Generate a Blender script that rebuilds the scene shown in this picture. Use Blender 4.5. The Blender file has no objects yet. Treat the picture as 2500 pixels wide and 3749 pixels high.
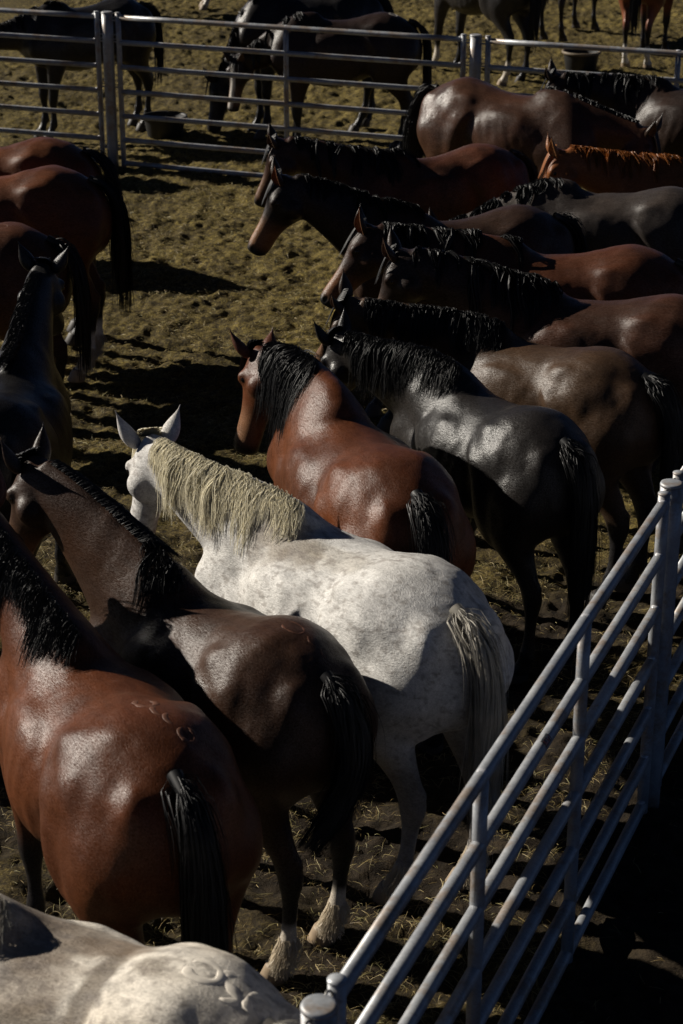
import bpy, bmesh, numpy as np, random
from math import pi, sin, cos, radians, degrees, sqrt, atan2
from mathutils import Vector, Euler, Matrix

# ------------------------------------------------------------------ camera, sky, sun, exposure
sc = bpy.context.scene; COL = sc.collection
cd = bpy.data.cameras.new('camera'); cam = bpy.data.objects.new('camera', cd); COL.objects.link(cam); sc.camera = cam
cd.sensor_fit = 'HORIZONTAL'; cd.sensor_width = 24.0; cd.lens = 69.72; cd.clip_end = 2000; cd.clip_start = .1
th, ro = .404030534, .00198
fw = Vector((0, cos(th), -sin(th))); r0 = Vector((1, 0, 0)); u0 = r0.cross(fw)
r1 = r0 * cos(ro) + u0 * sin(ro); u1 = u0 * cos(ro) - r0 * sin(ro)
Rm = Matrix((r1, u1, -fw)).transposed()
cam.matrix_world = Matrix.Translation((0, 0, 4.962)) @ Rm.to_4x4()
cd.dof.use_dof = True; cd.dof.focus_distance = 10.2; cd.dof.aperture_fstop = 4.5

SUN_EL, SUN_AZ = radians(27), radians(155)     # azimuth measured from +x towards +y
sd = Vector((cos(SUN_EL) * cos(SUN_AZ), cos(SUN_EL) * sin(SUN_AZ), sin(SUN_EL)))
sl = bpy.data.lights.new('sun', 'SUN'); sl.energy = 5.0; sl.angle = radians(.55); sl.color = (1, .93, .82)
so = bpy.data.objects.new('sun', sl); so.rotation_euler = sd.to_track_quat('Z', 'Y').to_euler(); so.location = (-6, 6, 12); COL.objects.link(so)
wd_ = bpy.data.worlds.new('World'); sc.world = wd_; wd_.use_nodes = True
wn = wd_.node_tree; sky = wn.nodes.new('ShaderNodeTexSky'); sky.sky_type = 'NISHITA'; sky.sun_disc = False
sky.sun_elevation = SUN_EL; sky.sun_rotation = pi / 2 - SUN_AZ; sky.air_density = .12; sky.dust_density = .0; sky.ozone_density = 1.5
wn.links.new(sky.outputs[0], wn.nodes['Background'].inputs[0]); wn.nodes['Background'].inputs[1].default_value = .05
sc.view_settings.view_transform = 'Standard'; sc.view_settings.look = 'None'; sc.view_settings.exposure = .35; sc.view_settings.gamma = 1
sc.cycles.diffuse_bounces = 1; sc.cycles.max_bounces = 6

# ------------------------------------------------------------------ materials
MAT = {}
def mat(name):
    m = bpy.data.materials.new(name); m.use_nodes = True; MAT[name] = m
    nt = m.node_tree; b = nt.nodes['Principled BSDF']
    return m, nt, b
def node(nt, t, **k):
    n = nt.nodes.new(t)
    for a, v in k.items():
        if a.startswith('i_'):
            n.inputs[a[2:].replace('_', ' ')].default_value = v
        else: setattr(n, a, v)
    return n
def noise(nt, vec, scale, detail=3, rough=.55):
    n = node(nt, 'ShaderNodeTexNoise'); n.inputs['Scale'].default_value = scale; n.inputs['Detail'].default_value = detail; n.inputs['Roughness'].default_value = rough
    if vec is not None: nt.links.new(vec, n.inputs['Vector'])
    return n.outputs['Fac']
def mapping(nt, scale, rot=(0, 0, 0), src='Object'):
    tc = node(nt, 'ShaderNodeTexCoord'); mp = node(nt, 'ShaderNodeMapping'); mp.inputs['Scale'].default_value = scale; mp.inputs['Rotation'].default_value = rot
    nt.links.new(tc.outputs[src], mp.inputs['Vector']); return mp.outputs[0]
def ramp(nt, fac, stops):
    r = node(nt, 'ShaderNodeValToRGB'); e = r.color_ramp.elements
    while len(e) < len(stops): e.new(.5)
    for q, (p, c) in zip(e, stops): q.position = p; q.color = (*c, 1) if len(c) == 3 else c
    nt.links.new(fac, r.inputs[0]); return r.outputs[0]
def mixc(nt, fac, a, b, mode='MIX'):
    m = node(nt, 'ShaderNodeMix', data_type='RGBA', blend_type=mode)
    for s, v in ((0, fac), (6, a), (7, b)):
        if hasattr(v, 'node'): nt.links.new(v, m.inputs[s])
        else: m.inputs[s].default_value = v if s == 0 else (*v, 1)
    return m.outputs[2]
def maprange(nt, v, a, b, c, d):
    m = node(nt, 'ShaderNodeMapRange'); nt.links.new(v, m.inputs[0])
    for i, x in enumerate((a, b, c, d)): m.inputs[i + 1].default_value = x
    return m.outputs[0]
def bump(nt, b, h, strength, dist, prev=None):
    n = node(nt, 'ShaderNodeBump'); n.inputs['Strength'].default_value = strength; n.inputs['Distance'].default_value = dist
    nt.links.new(h, n.inputs['Height'])
    if prev is not None: nt.links.new(prev, n.inputs['Normal'])
    nt.links.new(n.outputs[0], b.inputs['Normal']); return n.outputs[0]

def coat_material(name, r0, r1, dust=.12, spec=.5, grain=.45):
    """hide with short lying hair: colour from the body's own coat attribute"""
    m, nt, b = mat(name)
    at = node(nt, 'ShaderNodeAttribute'); at.attribute_name = 'coat'
    hair = noise(nt, mapping(nt, (60, 170, 150), (0, .35, 0)), 1.0, 3, .8)
    lock = noise(nt, mapping(nt, (9, 30, 22), (0, .3, 0)), 1.0, 4, .6)
    big = noise(nt, mapping(nt, (3, 4, 4)), 1.0, 4, .6)
    c = mixc(nt, 1.0, at.outputs['Color'], ramp(nt, hair, [(.25, (.62, .62, .62)), (.75, (1.34, 1.34, 1.34))]), 'MULTIPLY')
    c = mixc(nt, 1.0, c, ramp(nt, lock, [(.3, (.82, .82, .82)), (.7, (1.16, 1.16, 1.16))]), 'MULTIPLY')
    dm = ramp(nt, big, [(.52, (0, 0, 0)), (.72, (dust,) * 3)])
    c = mixc(nt, dm, c, (.17, .145, .115))
    nt.links.new(c, b.inputs['Base Color'])
    patch = noise(nt, mapping(nt, (5, 7, 7)), 1.0, 5, .65)
    rg = mixc(nt, .5, ramp(nt, patch, [(.36, (0, 0, 0)), (.64, (1, 1, 1))]), ramp(nt, hair, [(.3, (0, 0, 0)), (.7, (1, 1, 1))]))
    nt.links.new(maprange(nt, rg, 0, 1, r0, r1), b.inputs['Roughness'])
    nt.links.new(maprange(nt, hair, .34, .66, spec * .15, spec * 1.5), b.inputs['Specular IOR Level'])
    b.inputs['Sheen Weight'].default_value = .0
    p = bump(nt, b, lock, .06, .010)
    bump(nt, b, hair, grain, .008, p)
coat_material('coat_dark', .31, .46, .04, .31, .34)
coat_material('coat_bay', .31, .46, .03, .28, .34)
coat_material('coat_black', .27, .40, .02, .36, .34)
coat_material('coat_grey', .55, .75, .10, .3, .6)

def plain(name, c, rough=.5, metal=0, spec=.5, var=.25, scale=20, bs=.2):
    m, nt, b = mat(name)
    n = noise(nt, mapping(nt, (1, 1, 1)), scale, 4)
    cc = ramp(nt, n, [(.3, tuple(x * (1 - var) for x in c)), (.7, tuple(x * (1 + var) for x in c))])
    nt.links.new(cc, b.inputs['Base Color']); b.inputs['Roughness'].default_value = rough; b.inputs['Metallic'].default_value = metal; b.inputs['Specular IOR Level'].default_value = spec
    if bs: bump(nt, b, n, bs, .003)
def hair_material(name, c, rough, spec, var, trans):
    plain(name, c, rough, spec=spec, var=var, scale=9, bs=0)
    nt = MAT[name].node_tree; b = nt.nodes['Principled BSDF']; out = nt.nodes['Material Output']
    tr = node(nt, 'ShaderNodeBsdfTranslucent'); nt.links.new(b.inputs['Base Color'].links[0].from_socket, tr.inputs[0])
    mx = node(nt, 'ShaderNodeMixShader'); mx.inputs[0].default_value = trans
    nt.links.new(b.outputs[0], mx.inputs[1]); nt.links.new(tr.outputs[0], mx.inputs[2]); nt.links.new(mx.outputs[0], out.inputs[0])
plain('eye', (.008, .006, .005), .06, bs=0)
plain('hoof', (.035, .028, .022), .6)
plain('hoof_pale', (.26, .19, .12), .6)
hair_material('hair_black', (.009, .009, .010), .5, .35, .3, .1)
hair_material('hair_white', (.86, .80, .62), .5, .3, .15, .38)
hair_material('hair_chestnut', (.32, .11, .025), .42, .4, .3, .35)
hair_material('hair_grey', (.46, .43, .37), .5, .3, .3, .3)
plain('brand_pale', (.72, .66, .57), .8)
plain('brand_brown', (.10, .035, .015), .6)
hair_material('hair_feather', (.55, .46, .33), .6, .3, .3, .3)
plain('rubber', (.009, .009, .010), .6)
plain('rubber_tan', (.16, .12, .075), .6)
plain('weld', (.6, .6, .62), .45, .4)
plain('wire', (.4, .39, .36), .4, .7)

# galvanised pipe: grey paint, rust-coloured dirt, dents of the mill finish
m, nt, b = mat('pipe')
v = mapping(nt, (1, 1, 1))
n1 = noise(nt, v, 5.5, 6, .65); n2 = noise(nt, v, 90, 3); n3 = noise(nt, v, 14, 4)
c = ramp(nt, n3, [(.3, (.25, .27, .30)), (.7, (.42, .44, .46))])
c = mixc(nt, ramp(nt, n1, [(.49, (0, 0, 0)), (.60, (.85, .85, .85))]), c, (.24, .155, .085))
c = mixc(nt, .35, c, ramp(nt, n2, [(.3, (.2, .2, .2)), (.7, (.45, .45, .46))]))
nt.links.new(c, b.inputs['Base Color']); b.inputs['Metallic'].default_value = .25
nt.links.new(maprange(nt, n3, .3, .7, .34, .55), b.inputs['Roughness'])
bump(nt, b, n2, .3, .002)
m, nt, b = mat('sticker')
n = noise(nt, mapping(nt, (1, 1, 1)), 60, 3)
nt.links.new(ramp(nt, n, [(.42, (.5, .10, .05)), (.55, (.32, .30, .30))]), b.inputs['Base Color']); b.inputs['Roughness'].default_value = .5
m, nt, b = mat('sticker_dark'); b.inputs['Base Color'].default_value = (.05, .05, .055, 1)

# trodden yard: dark soil and dung with chaff and hay over it
m, nt, b = mat('yard')
v = mapping(nt, (1, 1, 1))
at = node(nt, 'ShaderNodeAttribute'); at.attribute_name = 'hay'
a1 = noise(nt, v, 16, 5, .65); a2 = noise(nt, mapping(nt, (60, 110, 60), (0, 0, .5)), 1, 4, .7); a3 = noise(nt, v, 2.2, 4); a4 = noise(nt, mapping(nt, (120, 50, 60), (0, 0, -.4)), 1, 3, .7)
soil = ramp(nt, a1, [(.3, (.010, .0075, .005)), (.7, (.040, .028, .016))])
hay = ramp(nt, a2, [(.34, (.04, .029, .009)), (.52, (.21, .158, .040)), (.68, (.52, .40, .105))])
k = mixc(nt, .5, ramp(nt, a4, [(.40, (0, 0, 0)), (.60, (1, 1, 1))]), ramp(nt, a1, [(.42, (0, 0, 0)), (.58, (1, 1, 1))]))
k = mixc(nt, 1.0, k, at.outputs['Color'], 'MULTIPLY')
c = mixc(nt, k, soil, hay)
nt.links.new(c, b.inputs['Base Color']); b.inputs['Roughness'].default_value = .9; b.inputs['Specular IOR Level'].default_value = .15
p = bump(nt, b, a1, .6, .03); bump(nt, b, a2, .7, .012, p)
m, nt, b = mat('straw')
at = node(nt, 'ShaderNodeAttribute'); at.attribute_name = 'tone'
nt.links.new(at.outputs['Color'], b.inputs['Base Color']); b.inputs['Roughness'].default_value = .5; b.inputs['Specular IOR Level'].default_value = .4
# ------------------------------------------------------------------ horse builder
def spl(keys, n):
    """smooth (Catmull-Rom) interpolation of rows of numbers to n rows"""
    K = np.array(keys, float); m = len(K)
    out = []
    for t in np.linspace(0, m - 1, n):
        i = min(int(t), m - 2); f = t - i
        p0, p1, p2, p3 = K[max(i - 1, 0)], K[i], K[i + 1], K[min(i + 2, m - 1)]
        out.append(.5 * (2 * p1 + (p2 - p0) * f + (2 * p0 - 5 * p1 + 4 * p2 - p3) * f * f + (3 * p1 - p0 - 3 * p2 + p3) * f ** 3))
    return np.array(out)

class Geo:
    def __init__(s): s.v = []; s.f = []; s.n = 0
    def add(s, v, f):
        s.v.append(np.asarray(v, float)); s.f += [tuple(i + s.n for i in q) for q in f]; s.n += len(v)
    def loft(s, rings):
        m, k = len(rings), len(rings[0])
        v = [p for r in rings for p in r] + [np.mean(rings[0], 0), np.mean(rings[-1], 0)]
        f = [(i * k + j, i * k + (j + 1) % k, (i + 1) * k + (j + 1) % k, (i + 1) * k + j) for i in range(m - 1) for j in range(k)]
        f += [(m * k, (j + 1) % k, j) for j in range(k)]
        f += [(m * k + 1, (m - 1) * k + j, (m - 1) * k + (j + 1) % k) for j in range(k)]
        s.add(v, f)
    def ell(s, c, ax, rot=(0, 0, 0), nu=20, nv=12):
        R = Euler(rot).to_matrix(); R = np.array([list(r) for r in R])
        rings = []
        for j in range(1, nv):
            th = pi * j / nv
            rings.append([np.array(c) + R @ np.array([ax[0] * cos(th), ax[1] * sin(th) * cos(2 * pi * i / nu), ax[2] * sin(th) * sin(2 * pi * i / nu)]) for i in range(nu)])
        s.loft(rings)
    def verts(s): return np.concatenate(s.v)

ANG = np.linspace(0, 2 * pi, 40, endpoint=False)
def sgnpow(x, e): return np.sign(x) * np.abs(x) ** e

def trunk_rings(P):
    bl = P.get('belly', 0.0); fat = P.get('fat', 1.0)
    # x, top, bottom, height of the widest level, half width, roundness of the top, roundness of the bottom
    st = [(-.815, 1.20, 1.02, 1.11, .06, 2.0, 2.0), (-.795, 1.27, .96, 1.11, .13, 2.0, 2.0), (-.75, 1.345, .90, 1.10, .165, 1.9, 2.0), (-.66, 1.42, .86, 1.12, .215, 1.95, 2.0),
          (-.55, 1.475, .84, 1.16, .262, 2.0, 2.0), (-.42, 1.505, .84, 1.20, .295, 2.1, 2.0), (-.29, 1.49, .84, 1.19, .288, 2.0, 2.0), (-.17, 1.455, .80, 1.12, .284, 2.0, 2.05),
          (-.04, 1.43, .755 - bl, 1.07, .305, 2.0, 2.1), (.12, 1.425, .73 - bl, 1.05, .318, 1.95, 2.1), (.26, 1.45, .74, 1.05, .292, 1.85, 2.1), (.36, 1.50, .76, 1.05, .255, 1.7, 2.1),
          (.44, 1.52, .78, 1.05, .235, 1.6, 2.1), (.54, 1.49, .79, 1.05, .235, 1.7, 2.1), (.64, 1.42, .82, 1.06, .232, 1.9, 2.1), (.73, 1.32, .88, 1.08, .205, 2.0, 2.0), (.79, 1.22, .95, 1.08, .13, 2, 2), (.81, 1.15, 1.02, 1.08, .05, 2, 2)]
    rings = []
    for x, zt, zb, zm, w, pt, pb in spl(st, 52):
        c, s_ = np.cos(ANG), np.sin(ANG)
        up = s_ >= 0
        y = np.where(up, w * fat * sgnpow(c, 2 / pt), w * fat * sgnpow(c, 2 / pb))
        z = np.where(up, zm + (zt - zm) * sgnpow(s_, 2 / pt), zm + (zm - zb) * sgnpow(s_, 2 / pb))
        rings.append(np.stack([np.full_like(y, x), y, z], 1))
    return rings

def leg_rings(keys, off, side, z0):
    """horizontal elliptical sections: x, y, z, fore-aft radius, sideways radius; off swings the foot"""
    rings = []
    for x, y, z, rx, ry in spl(keys, 40):
        k = max(0, (z0 - z) / z0); k = k ** .85
        cx, cy = x + off[0] * k, y + off[1] * k
        g_ = 1 + .12 * (1 - sstep(.7, .95, np.array(z)))
        rx, ry = rx * g_, ry * g_
        rings.append(np.stack([cx + rx * np.cos(ANG[::2]), side * cy + ry * np.sin(ANG[::2]), np.full(20, z)], 1))
    return rings

HIND = [(-.50, .13, 1.27, .21, .12), (-.51, .165, 1.14, .255, .135), (-.50, .18, 1.0, .245, .125), (-.475, .182, .89, .195, .108), (-.50, .172, .79, .14, .085), (-.555, .162, .70, .098, .062),
        (-.615, .155, .62, .075, .047), (-.65, .15, .555, .07, .043), (-.657, .15, .50, .058, .040), (-.655, .15, .43, .040, .031), (-.648, .15, .33, .034, .027), (-.64, .15, .255, .038, .030),
        (-.635, .15, .21, .046, .037), (-.612, .15, .15, .037, .034), (-.588, .15, .105, .044, .042), (-.575, .15, .075, .052, .050), (-.57, .15, .05, .05, .048)]
FORE = [(.50, .14, 1.10, .15, .08), (.49, .165, .98, .165, .095), (.475, .172, .86, .125, .085), (.495, .168, .76, .092, .068), (.508, .162, .66, .07, .056), (.515, .158, .56, .055, .048),
        (.52, .155, .475, .052, .05), (.52, .155, .42, .044, .04), (.515, .155, .35, .034, .029), (.513, .155, .27, .034, .028), (.513, .155, .205, .045, .037),
        (.535, .155, .15, .036, .034), (.556, .155, .105, .044, .042), (.567, .155, .075, .052, .05), (.572, .155, .05, .05, .048)]

def nrm(v): v = np.asarray(v, float); return v / (np.linalg.norm(v) + 1e-12)

def head_frame(P):
    poll, muz = np.array(P['poll'], float), np.array(P['muz'], float)
    base = np.array((.42, 0, 1.18))
    a = nrm(muz - poll); d = nrm(poll - base)
    n = d - (d @ a) * a
    if P.get('nvec'): n = np.array(P['nvec'], float); n = n - (n @ a) * a
    if np.linalg.norm(n) < .15: n = np.array((0, 0, 1.)) - a[2] * a
    n = nrm(n + .0)
    l = np.cross(n, a)      # the horse's left
    return poll, a, n, nrm(l)

def neck_frames(P, m=44):
    poll, a, n, l = head_frame(P)
    E = poll - .085 * n + .035 * a
    B = np.array((.36, 0, 1.17)); L = np.linalg.norm(E - B)
    d = nrm(E - B)
    t0 = nrm(np.array((.80, 0, .45)) + .25 * d); t1 = nrm(d + .75 * n * (n[2] > -.5))
    C1, C2 = B + t0 * L * .36, E - t1 * L * .34
    T = np.linspace(0, 1, m)[:, None]
    c = (1 - T) ** 3 * B + 3 * (1 - T) ** 2 * T * C1 + 3 * (1 - T) * T ** 2 * C2 + T ** 3 * E
    tg = np.gradient(c, axis=0); tg /= np.linalg.norm(tg, axis=1)[:, None]
    lat0, lat1 = np.array((0, 1., 0)), l
    v = (1 - T ** 1.3) * lat0 + T ** 1.3 * lat1
    v -= (v * tg).sum(1)[:, None] * tg; v /= np.linalg.norm(v, axis=1)[:, None]
    u = np.cross(tg, v)
    k = P.get('neck', 1.0)
    prof = spl([(.335, .35, .20), (.305, .335, .19), (.26, .275, .162), (.222, .225, .138), (.19, .19, .12), (.162, .165, .105), (.135, .145, .092), (.105, .125, .08)], m)
    return c, tg, u, v, prof[:, 0] * (1 + (k - 1) * T[:, 0] * (1 - T[:, 0]) * 4), prof[:, 1], prof[:, 2] * (1 + (k - 1) * .5 * (1 - T[:, 0]))

def ear_mesh(G, base, up, front, side, L, w):
    """a hollow leaf: outer shell and inner shell joined at the rim"""
    rows = 11; cols = 13
    outer, inner = [], []
    for i in range(rows):
        t = i / (rows - 1)
        r = w * (0.62 * (1 - t) ** .8 + 1.15 * np.sin(pi * min(1, t * 1.02) ** .75) * .62) * (1 - t ** 4 * .85) if t < 1 else .002
        ctr = base + up * (L * t) + front * (.03 * np.sin(pi * t) * L * 2 - .05 * L * t * t)
        ro, ri = [], []
        for j in range(cols):
            ph = radians(-128 + 256 * j / (cols - 1))
            dv = -front * np.cos(ph) * .75 + side * np.sin(ph)
            ro.append(ctr + dv * r)
            ri.append(ctr + dv * max(r - .005, .0005) + front * .002)
        outer.append(ro); inner.append(ri)
    v = [p for r in outer for p in r] + [p for r in inner for p in r]
    N = rows * cols; f = []
    for i in range(rows - 1):
        for j in range(cols - 1):
            q = (i * cols + j, i * cols + j + 1, (i + 1) * cols + j + 1, (i + 1) * cols + j)
            f.append(q); f.append(tuple(N + x for x in q[::-1]))
        for j in (0, cols - 1):
            q = (i * cols + j, (i + 1) * cols + j, N + (i + 1) * cols + j, N + i * cols + j)
            f.append(q if j == 0 else q[::-1])
    G.add(v, f)

def laplace(V, E, it, k=.5):
    n = len(V); deg = np.bincount(E.ravel(), minlength=n)[:, None].astype(float)
    for q in range(it):
        S = np.empty_like(V)
        for a in range(3):
            S[:, a] = np.bincount(E[:, 0], V[E[:, 1], a], n) + np.bincount(E[:, 1], V[E[:, 0], a], n)
        V = V + k * (S / deg - V)
    return V

def vnoise(P, seed=0):
    """value noise, 0..1, for an n x 3 array"""
    P = np.asarray(P, float); i = np.floor(P).astype(np.int64); f = P - i; f = f * f * (3 - 2 * f)
    def h(x, y, z):
        q = (x * 374761393 + y * 668265263 + z * 2147483647 + seed * 974634777) & 0xFFFFFFFF
        q = ((q ^ (q >> 13)) * 1274126177) & 0xFFFFFFFF
        q = ((q ^ (q >> 15)) * 2246822519) & 0xFFFFFFFF
        return ((q ^ (q >> 16)) & 0xFFFF) / 65535.
    r = 0
    for dx in (0, 1):
        for dy in (0, 1):
            for dz in (0, 1):
                w = (f[:, 0] if dx else 1 - f[:, 0]) * (f[:, 1] if dy else 1 - f[:, 1]) * (f[:, 2] if dz else 1 - f[:, 2])
                r = r + w * h(i[:, 0] + dx, i[:, 1] + dy, i[:, 2] + dz)
    return r
def fbm(P, oct=3, seed=0):
    P = np.asarray(P, float); r = 0; a = .5; t = 0
    for o in range(oct):
        r = r + a * vnoise(P * 2 ** o + 17.3 * o, seed + o); t += a; a *= .55
    return r / t
def sstep(a, b, x): t = np.clip((x - a) / (b - a), 0, 1); return t * t * (3 - 2 * t)

def new_mesh(name, V, F, mat=None, parent=None, smooth=True):
    me = bpy.data.meshes.new(name)
    me.from_pydata([tuple(p) for p in V] if not isinstance(V, np.ndarray) else V.tolist(), [], F)
    if smooth: me.polygons.foreach_set('use_smooth', [True] * len(me.polygons))
    me.update()
    o = bpy.data.objects.new(name, me); COL.objects.link(o)
    if mat: me.materials.append(mat)
    if parent: o.parent = parent
    return o

def gather(pts, cid, ncl, k0, k1):
    """pull the strands of each lock together towards their tips"""
    n, K, _ = pts.shape; cnt = np.bincount(cid, minlength=ncl)[:, None].astype(float) + 1e-9
    for q in range(K):
        m = np.stack([np.bincount(cid, pts[:, q, a], ncl) for a in range(3)], 1) / cnt
        w = k0 + (k1 - k0) * q / (K - 1)
        pts[:, q] += (m[cid] - pts[:, q]) * w
    return pts

def ribbons(paths, widths, flat):
    """paths n x k x 3; widths n x k; flat n x k x 3 the direction across each ribbon; keeled strips"""
    n, k, _ = paths.shape
    t = np.gradient(paths, axis=1)
    nrmv = np.cross(t, flat); nrmv /= np.linalg.norm(nrmv, axis=2)[..., None] + 1e-9
    V = np.stack([paths - flat * widths[..., None], paths + nrmv * widths[..., None] * .7, paths + flat * widths[..., None]], 2).reshape(-1, 3)
    base = (np.arange(n) * k * 3)[:, None, None] + (np.arange(k - 1) * 3)[None, :, None]
    Q = np.concatenate([base + np.array([0, 1, 4, 3]), base + np.array([1, 2, 5, 4])], 2).reshape(-1, 4)
    return V, Q

def fast_mesh(name, V, Q, mat, parent):
    me = bpy.data.meshes.new(name)
    me.vertices.add(len(V)); me.vertices.foreach_set('co', np.asarray(V, np.float32).ravel())
    me.loops.add(Q.size); me.loops.foreach_set('vertex_index', Q.astype(np.int32).ravel())
    me.polygons.add(len(Q)); me.polygons.foreach_set('loop_start', np.arange(len(Q), dtype=np.int32) * Q.shape[1])
    me.polygons.foreach_set('use_smooth', np.ones(len(Q), bool))
    me.update(calc_edges=True); me.validate()
    o = bpy.data.objects.new(name, me); COL.objects.link(o)
    if mat: me.materials.append(mat)
    if parent: o.parent = parent
    return o

def build_body(P, rng):
    G = Geo()
    G.loft(trunk_rings(P))
    c, tg, u, v, at, ab, w = neck_frames(P)
    rings = []
    for i in range(len(c)):
        cs, sn = np.cos(ANG), np.sin(ANG)
        h = np.where(sn >= 0, at[i], ab[i])
        ww = w[i] * np.where(sn >= 0, 1 - .28 * sn ** 2, 1)
        rings.append(c[i] + u[i] * (h * sgnpow(sn, 1.0))[:, None] + v[i] * (ww * sgnpow(cs, .95))[:, None])
    G.loft(rings)
    # head
    poll, a, n, l = head_frame(P); LH = .57
    hd = spl([(-.04, .0, .15, .05), (.02, .012, .175, .072), (.12, .022, .235, .096), (.22, .026, .268, .108), (.32, .018, .272, .105), (.44, .006, .232, .085), (.57, .0, .188, .069),
              (.70, .002, .168, .064), (.82, .006, .160, .065), (.91, .005, .152, .068), (.965, .0, .142, .063), (.998, -.014, .122, .047)], 40)
    rings = []
    for s_, tp, dp, hw in hd:
        cs, sn = np.cos(ANG), np.sin(ANG)
        mid = (tp - dp) / 2; hh = (tp + dp) / 2
        ww = hw * np.where(sn > 0, 1 - .10 * sn ** 2, 1 - .42 * sn ** 2)
        rings.append(poll + a * (s_ * LH) + n[None] * (mid + hh * sgnpow(sn, .9))[:, None] + l[None] * (ww * sgnpow(cs, .85))[:, None])
    G.loft(rings)
    hp = lambda s_, y, z: poll + a * s_ * LH + l * y + n * z
    for sd in (1, -1):
        G.ell(hp(.29, .062 * sd, -.165), (.095, .035, .085), nu=16, nv=10) if abs(a[2]) > 2 else None
        rotm = None
        # cheek disc, brow, nostril rim
        for ctr, r in ((hp(.27, .070 * sd, -.15), .075), (hp(.30, .055 * sd, -.17), .07), (hp(.255, .088 * sd, -.028), .032), (hp(.30, .085 * sd, -.02), .024), (hp(.93, .036 * sd, -.035), .026), (hp(.55, .035 * sd, -.06), .032)):
            G.ell(ctr, (r, r, r) if r < .05 else (r, r, r), nu=14, nv=8)
    legs = P.get('legs', {})
    for sd, k in ((1, 'l'), (-1, 'r')):
        ho, fo = legs.get('h' + k, (0, 0)), legs.get('f' + k, (0, 0))
        G.loft(leg_rings(HIND, ho, sd, .95)); G.loft(leg_rings(FORE, fo, sd, .9))
        kz = lambda z, z0: max(0, (z0 - z) / z0) ** .85
        q = kz(.60, .95)
        G.ell((-.70 + ho[0] * q, sd * (.15 + ho[1] * q), .605), (.034, .026, .045))                 # point of the hock
        q2 = kz(.68, .95)
        G.ell((-.665 + ho[0] * q2, sd * (.155 + ho[1] * q2), .70), (.022, .02, .12), (0, .35, 0))   # tendon above it
        q = kz(.19, .95); G.ell((-.665 + ho[0] * q, sd * (.15 + ho[1] * q), .185), (.025, .03, .04))
        q = kz(.19, .9); G.ell((.485 + fo[0] * q, sd * (.155 + fo[1] * q), .18), (.024, .03, .04))
        # muscles
        G.ell((-.42, .150 * sd, 1.20), (.26, .125, .22), (0, .35, 0))          # gluteal
        G.ell((-.63, .120 * sd, 1.11), (.15, .105, .29), (0, -.12, 0))         # hamstring
        G.ell((-.36, .205 * sd, 1.03), (.105, .105, .29), (0, .14, 0))          # front of the thigh
        G.ell((-.33, .20 * sd, .90), (.085, .085, .11))                        # stifle
        G.ell((-.30, .185 * sd, 1.34), (.13, .06, .10));                     # point of the hip
        G.ell((.57, .125 * sd, 1.15), (.13, .085, .24), (0, -.42, 0))          # shoulder blade
        G.ell((.68, .135 * sd, 1.05), (.13, .10, .15))                         # point of the shoulder
        G.ell((.43, .175 * sd, 1.02), (.17, .10, .16), (0, -.4, 0))            # triceps
        G.ell((.64, .09 * sd, .94), (.10, .085, .11))                          # breast
        G.ell((.10, .21 * sd, 1.08), (.36, .10, .27))                         # ribs
    G.ell((.40, 0, 1.47), (.17, .05, .06))
    V = G.verts()
    me = bpy.data.meshes.new('raw'); me.from_pydata(V.tolist(), [], G.f); me.update()
    bm = bmesh.new(); bm.from_mesh(me); bmesh.ops.recalc_face_normals(bm, faces=bm.faces); bm.to_mesh(me); bm.free()
    ob = bpy.data.objects.new('raw', me); COL.objects.link(ob)
    md = ob.modifiers.new('r', 'REMESH'); md.mode = 'VOXEL'; md.voxel_size = P.get('vox', .0125)
    dg = bpy.context.evaluated_depsgraph_get(); dg.update()
    em = ob.evaluated_get(dg).to_mesh()
    nv = len(em.vertices); V = np.empty(nv * 3, np.float32); em.vertices.foreach_get('co', V); V = V.reshape(-1, 3).astype(float)
    E = np.empty(len(em.edges) * 2, np.int32); em.edges.foreach_get('vertices', E); E = E.reshape(-1, 2)
    Q = np.empty(len(em.polygons) * 4, np.int32)
    em.loops.foreach_get('vertex_index', Q); Q = Q.reshape(-1, 4)
    ob.evaluated_get(dg).to_mesh_clear()
    bpy.data.objects.remove(ob); bpy.data.meshes.remove(me)
    V0 = V
    V = laplace(V, E, P.get('smooth', 7))
    # a little more smoothing on the trunk than on head and feet
    k = (sstep(.75, .95, V[:, 2]) * (1 - sstep(.6, .9, V[:, 0])))[:, None]
    V = V * (1 - k) + laplace(V, E, 22) * k
    wm = sstep(.60, .90, V[:, 2]) * (1 - sstep(-.05, .45, V[:, 0]) * .9); V[:, 1] *= 1 + (P.get('wide', 1.07) - 1) * wm
    # low relief: muscles, ribs, veins
    nz = fbm(V * np.array((7, 7, 4)) + 31 * P['seed'], 2, 5) - .5
    dirv = V - np.array((0, 0, 1.1)); dirv[:, 0] *= .1; dirv /= np.linalg.norm(dirv, axis=1)[:, None] + 1e-9
    trunkm = (sstep(.7, .9, V[:, 2]) * (1 - sstep(.7, .9, V[:, 0])))
    rib = np.sin((V[:, 0] + .25 * V[:, 2]) * 75) * sstep(-.25, -.12, V[:, 0]) * (1 - sstep(.2, .35, V[:, 0])) * (1 - sstep(1.15, 1.32, V[:, 2]))
    zz = V[:, 2]; xr = -.215 - .055 * np.sin(np.clip((zz - .85) / .48, 0, 1) * pi) + .05 * sstep(1.1, 1.36, zz)
    d_ = xr - V[:, 0]
    crease = (1 / (1 + np.exp(-d_ / .010))) * (1 - sstep(.0, .20, d_)) * sstep(.84, .95, zz) * (1 - sstep(1.22, 1.36, zz))
    hollow = np.exp(-((V[:, 0] - xr - .05) / .05) ** 2) * sstep(.9, 1.05, zz) * (1 - sstep(1.2, 1.34, zz))
    sgn = np.sign(V[:, 1])
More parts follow.
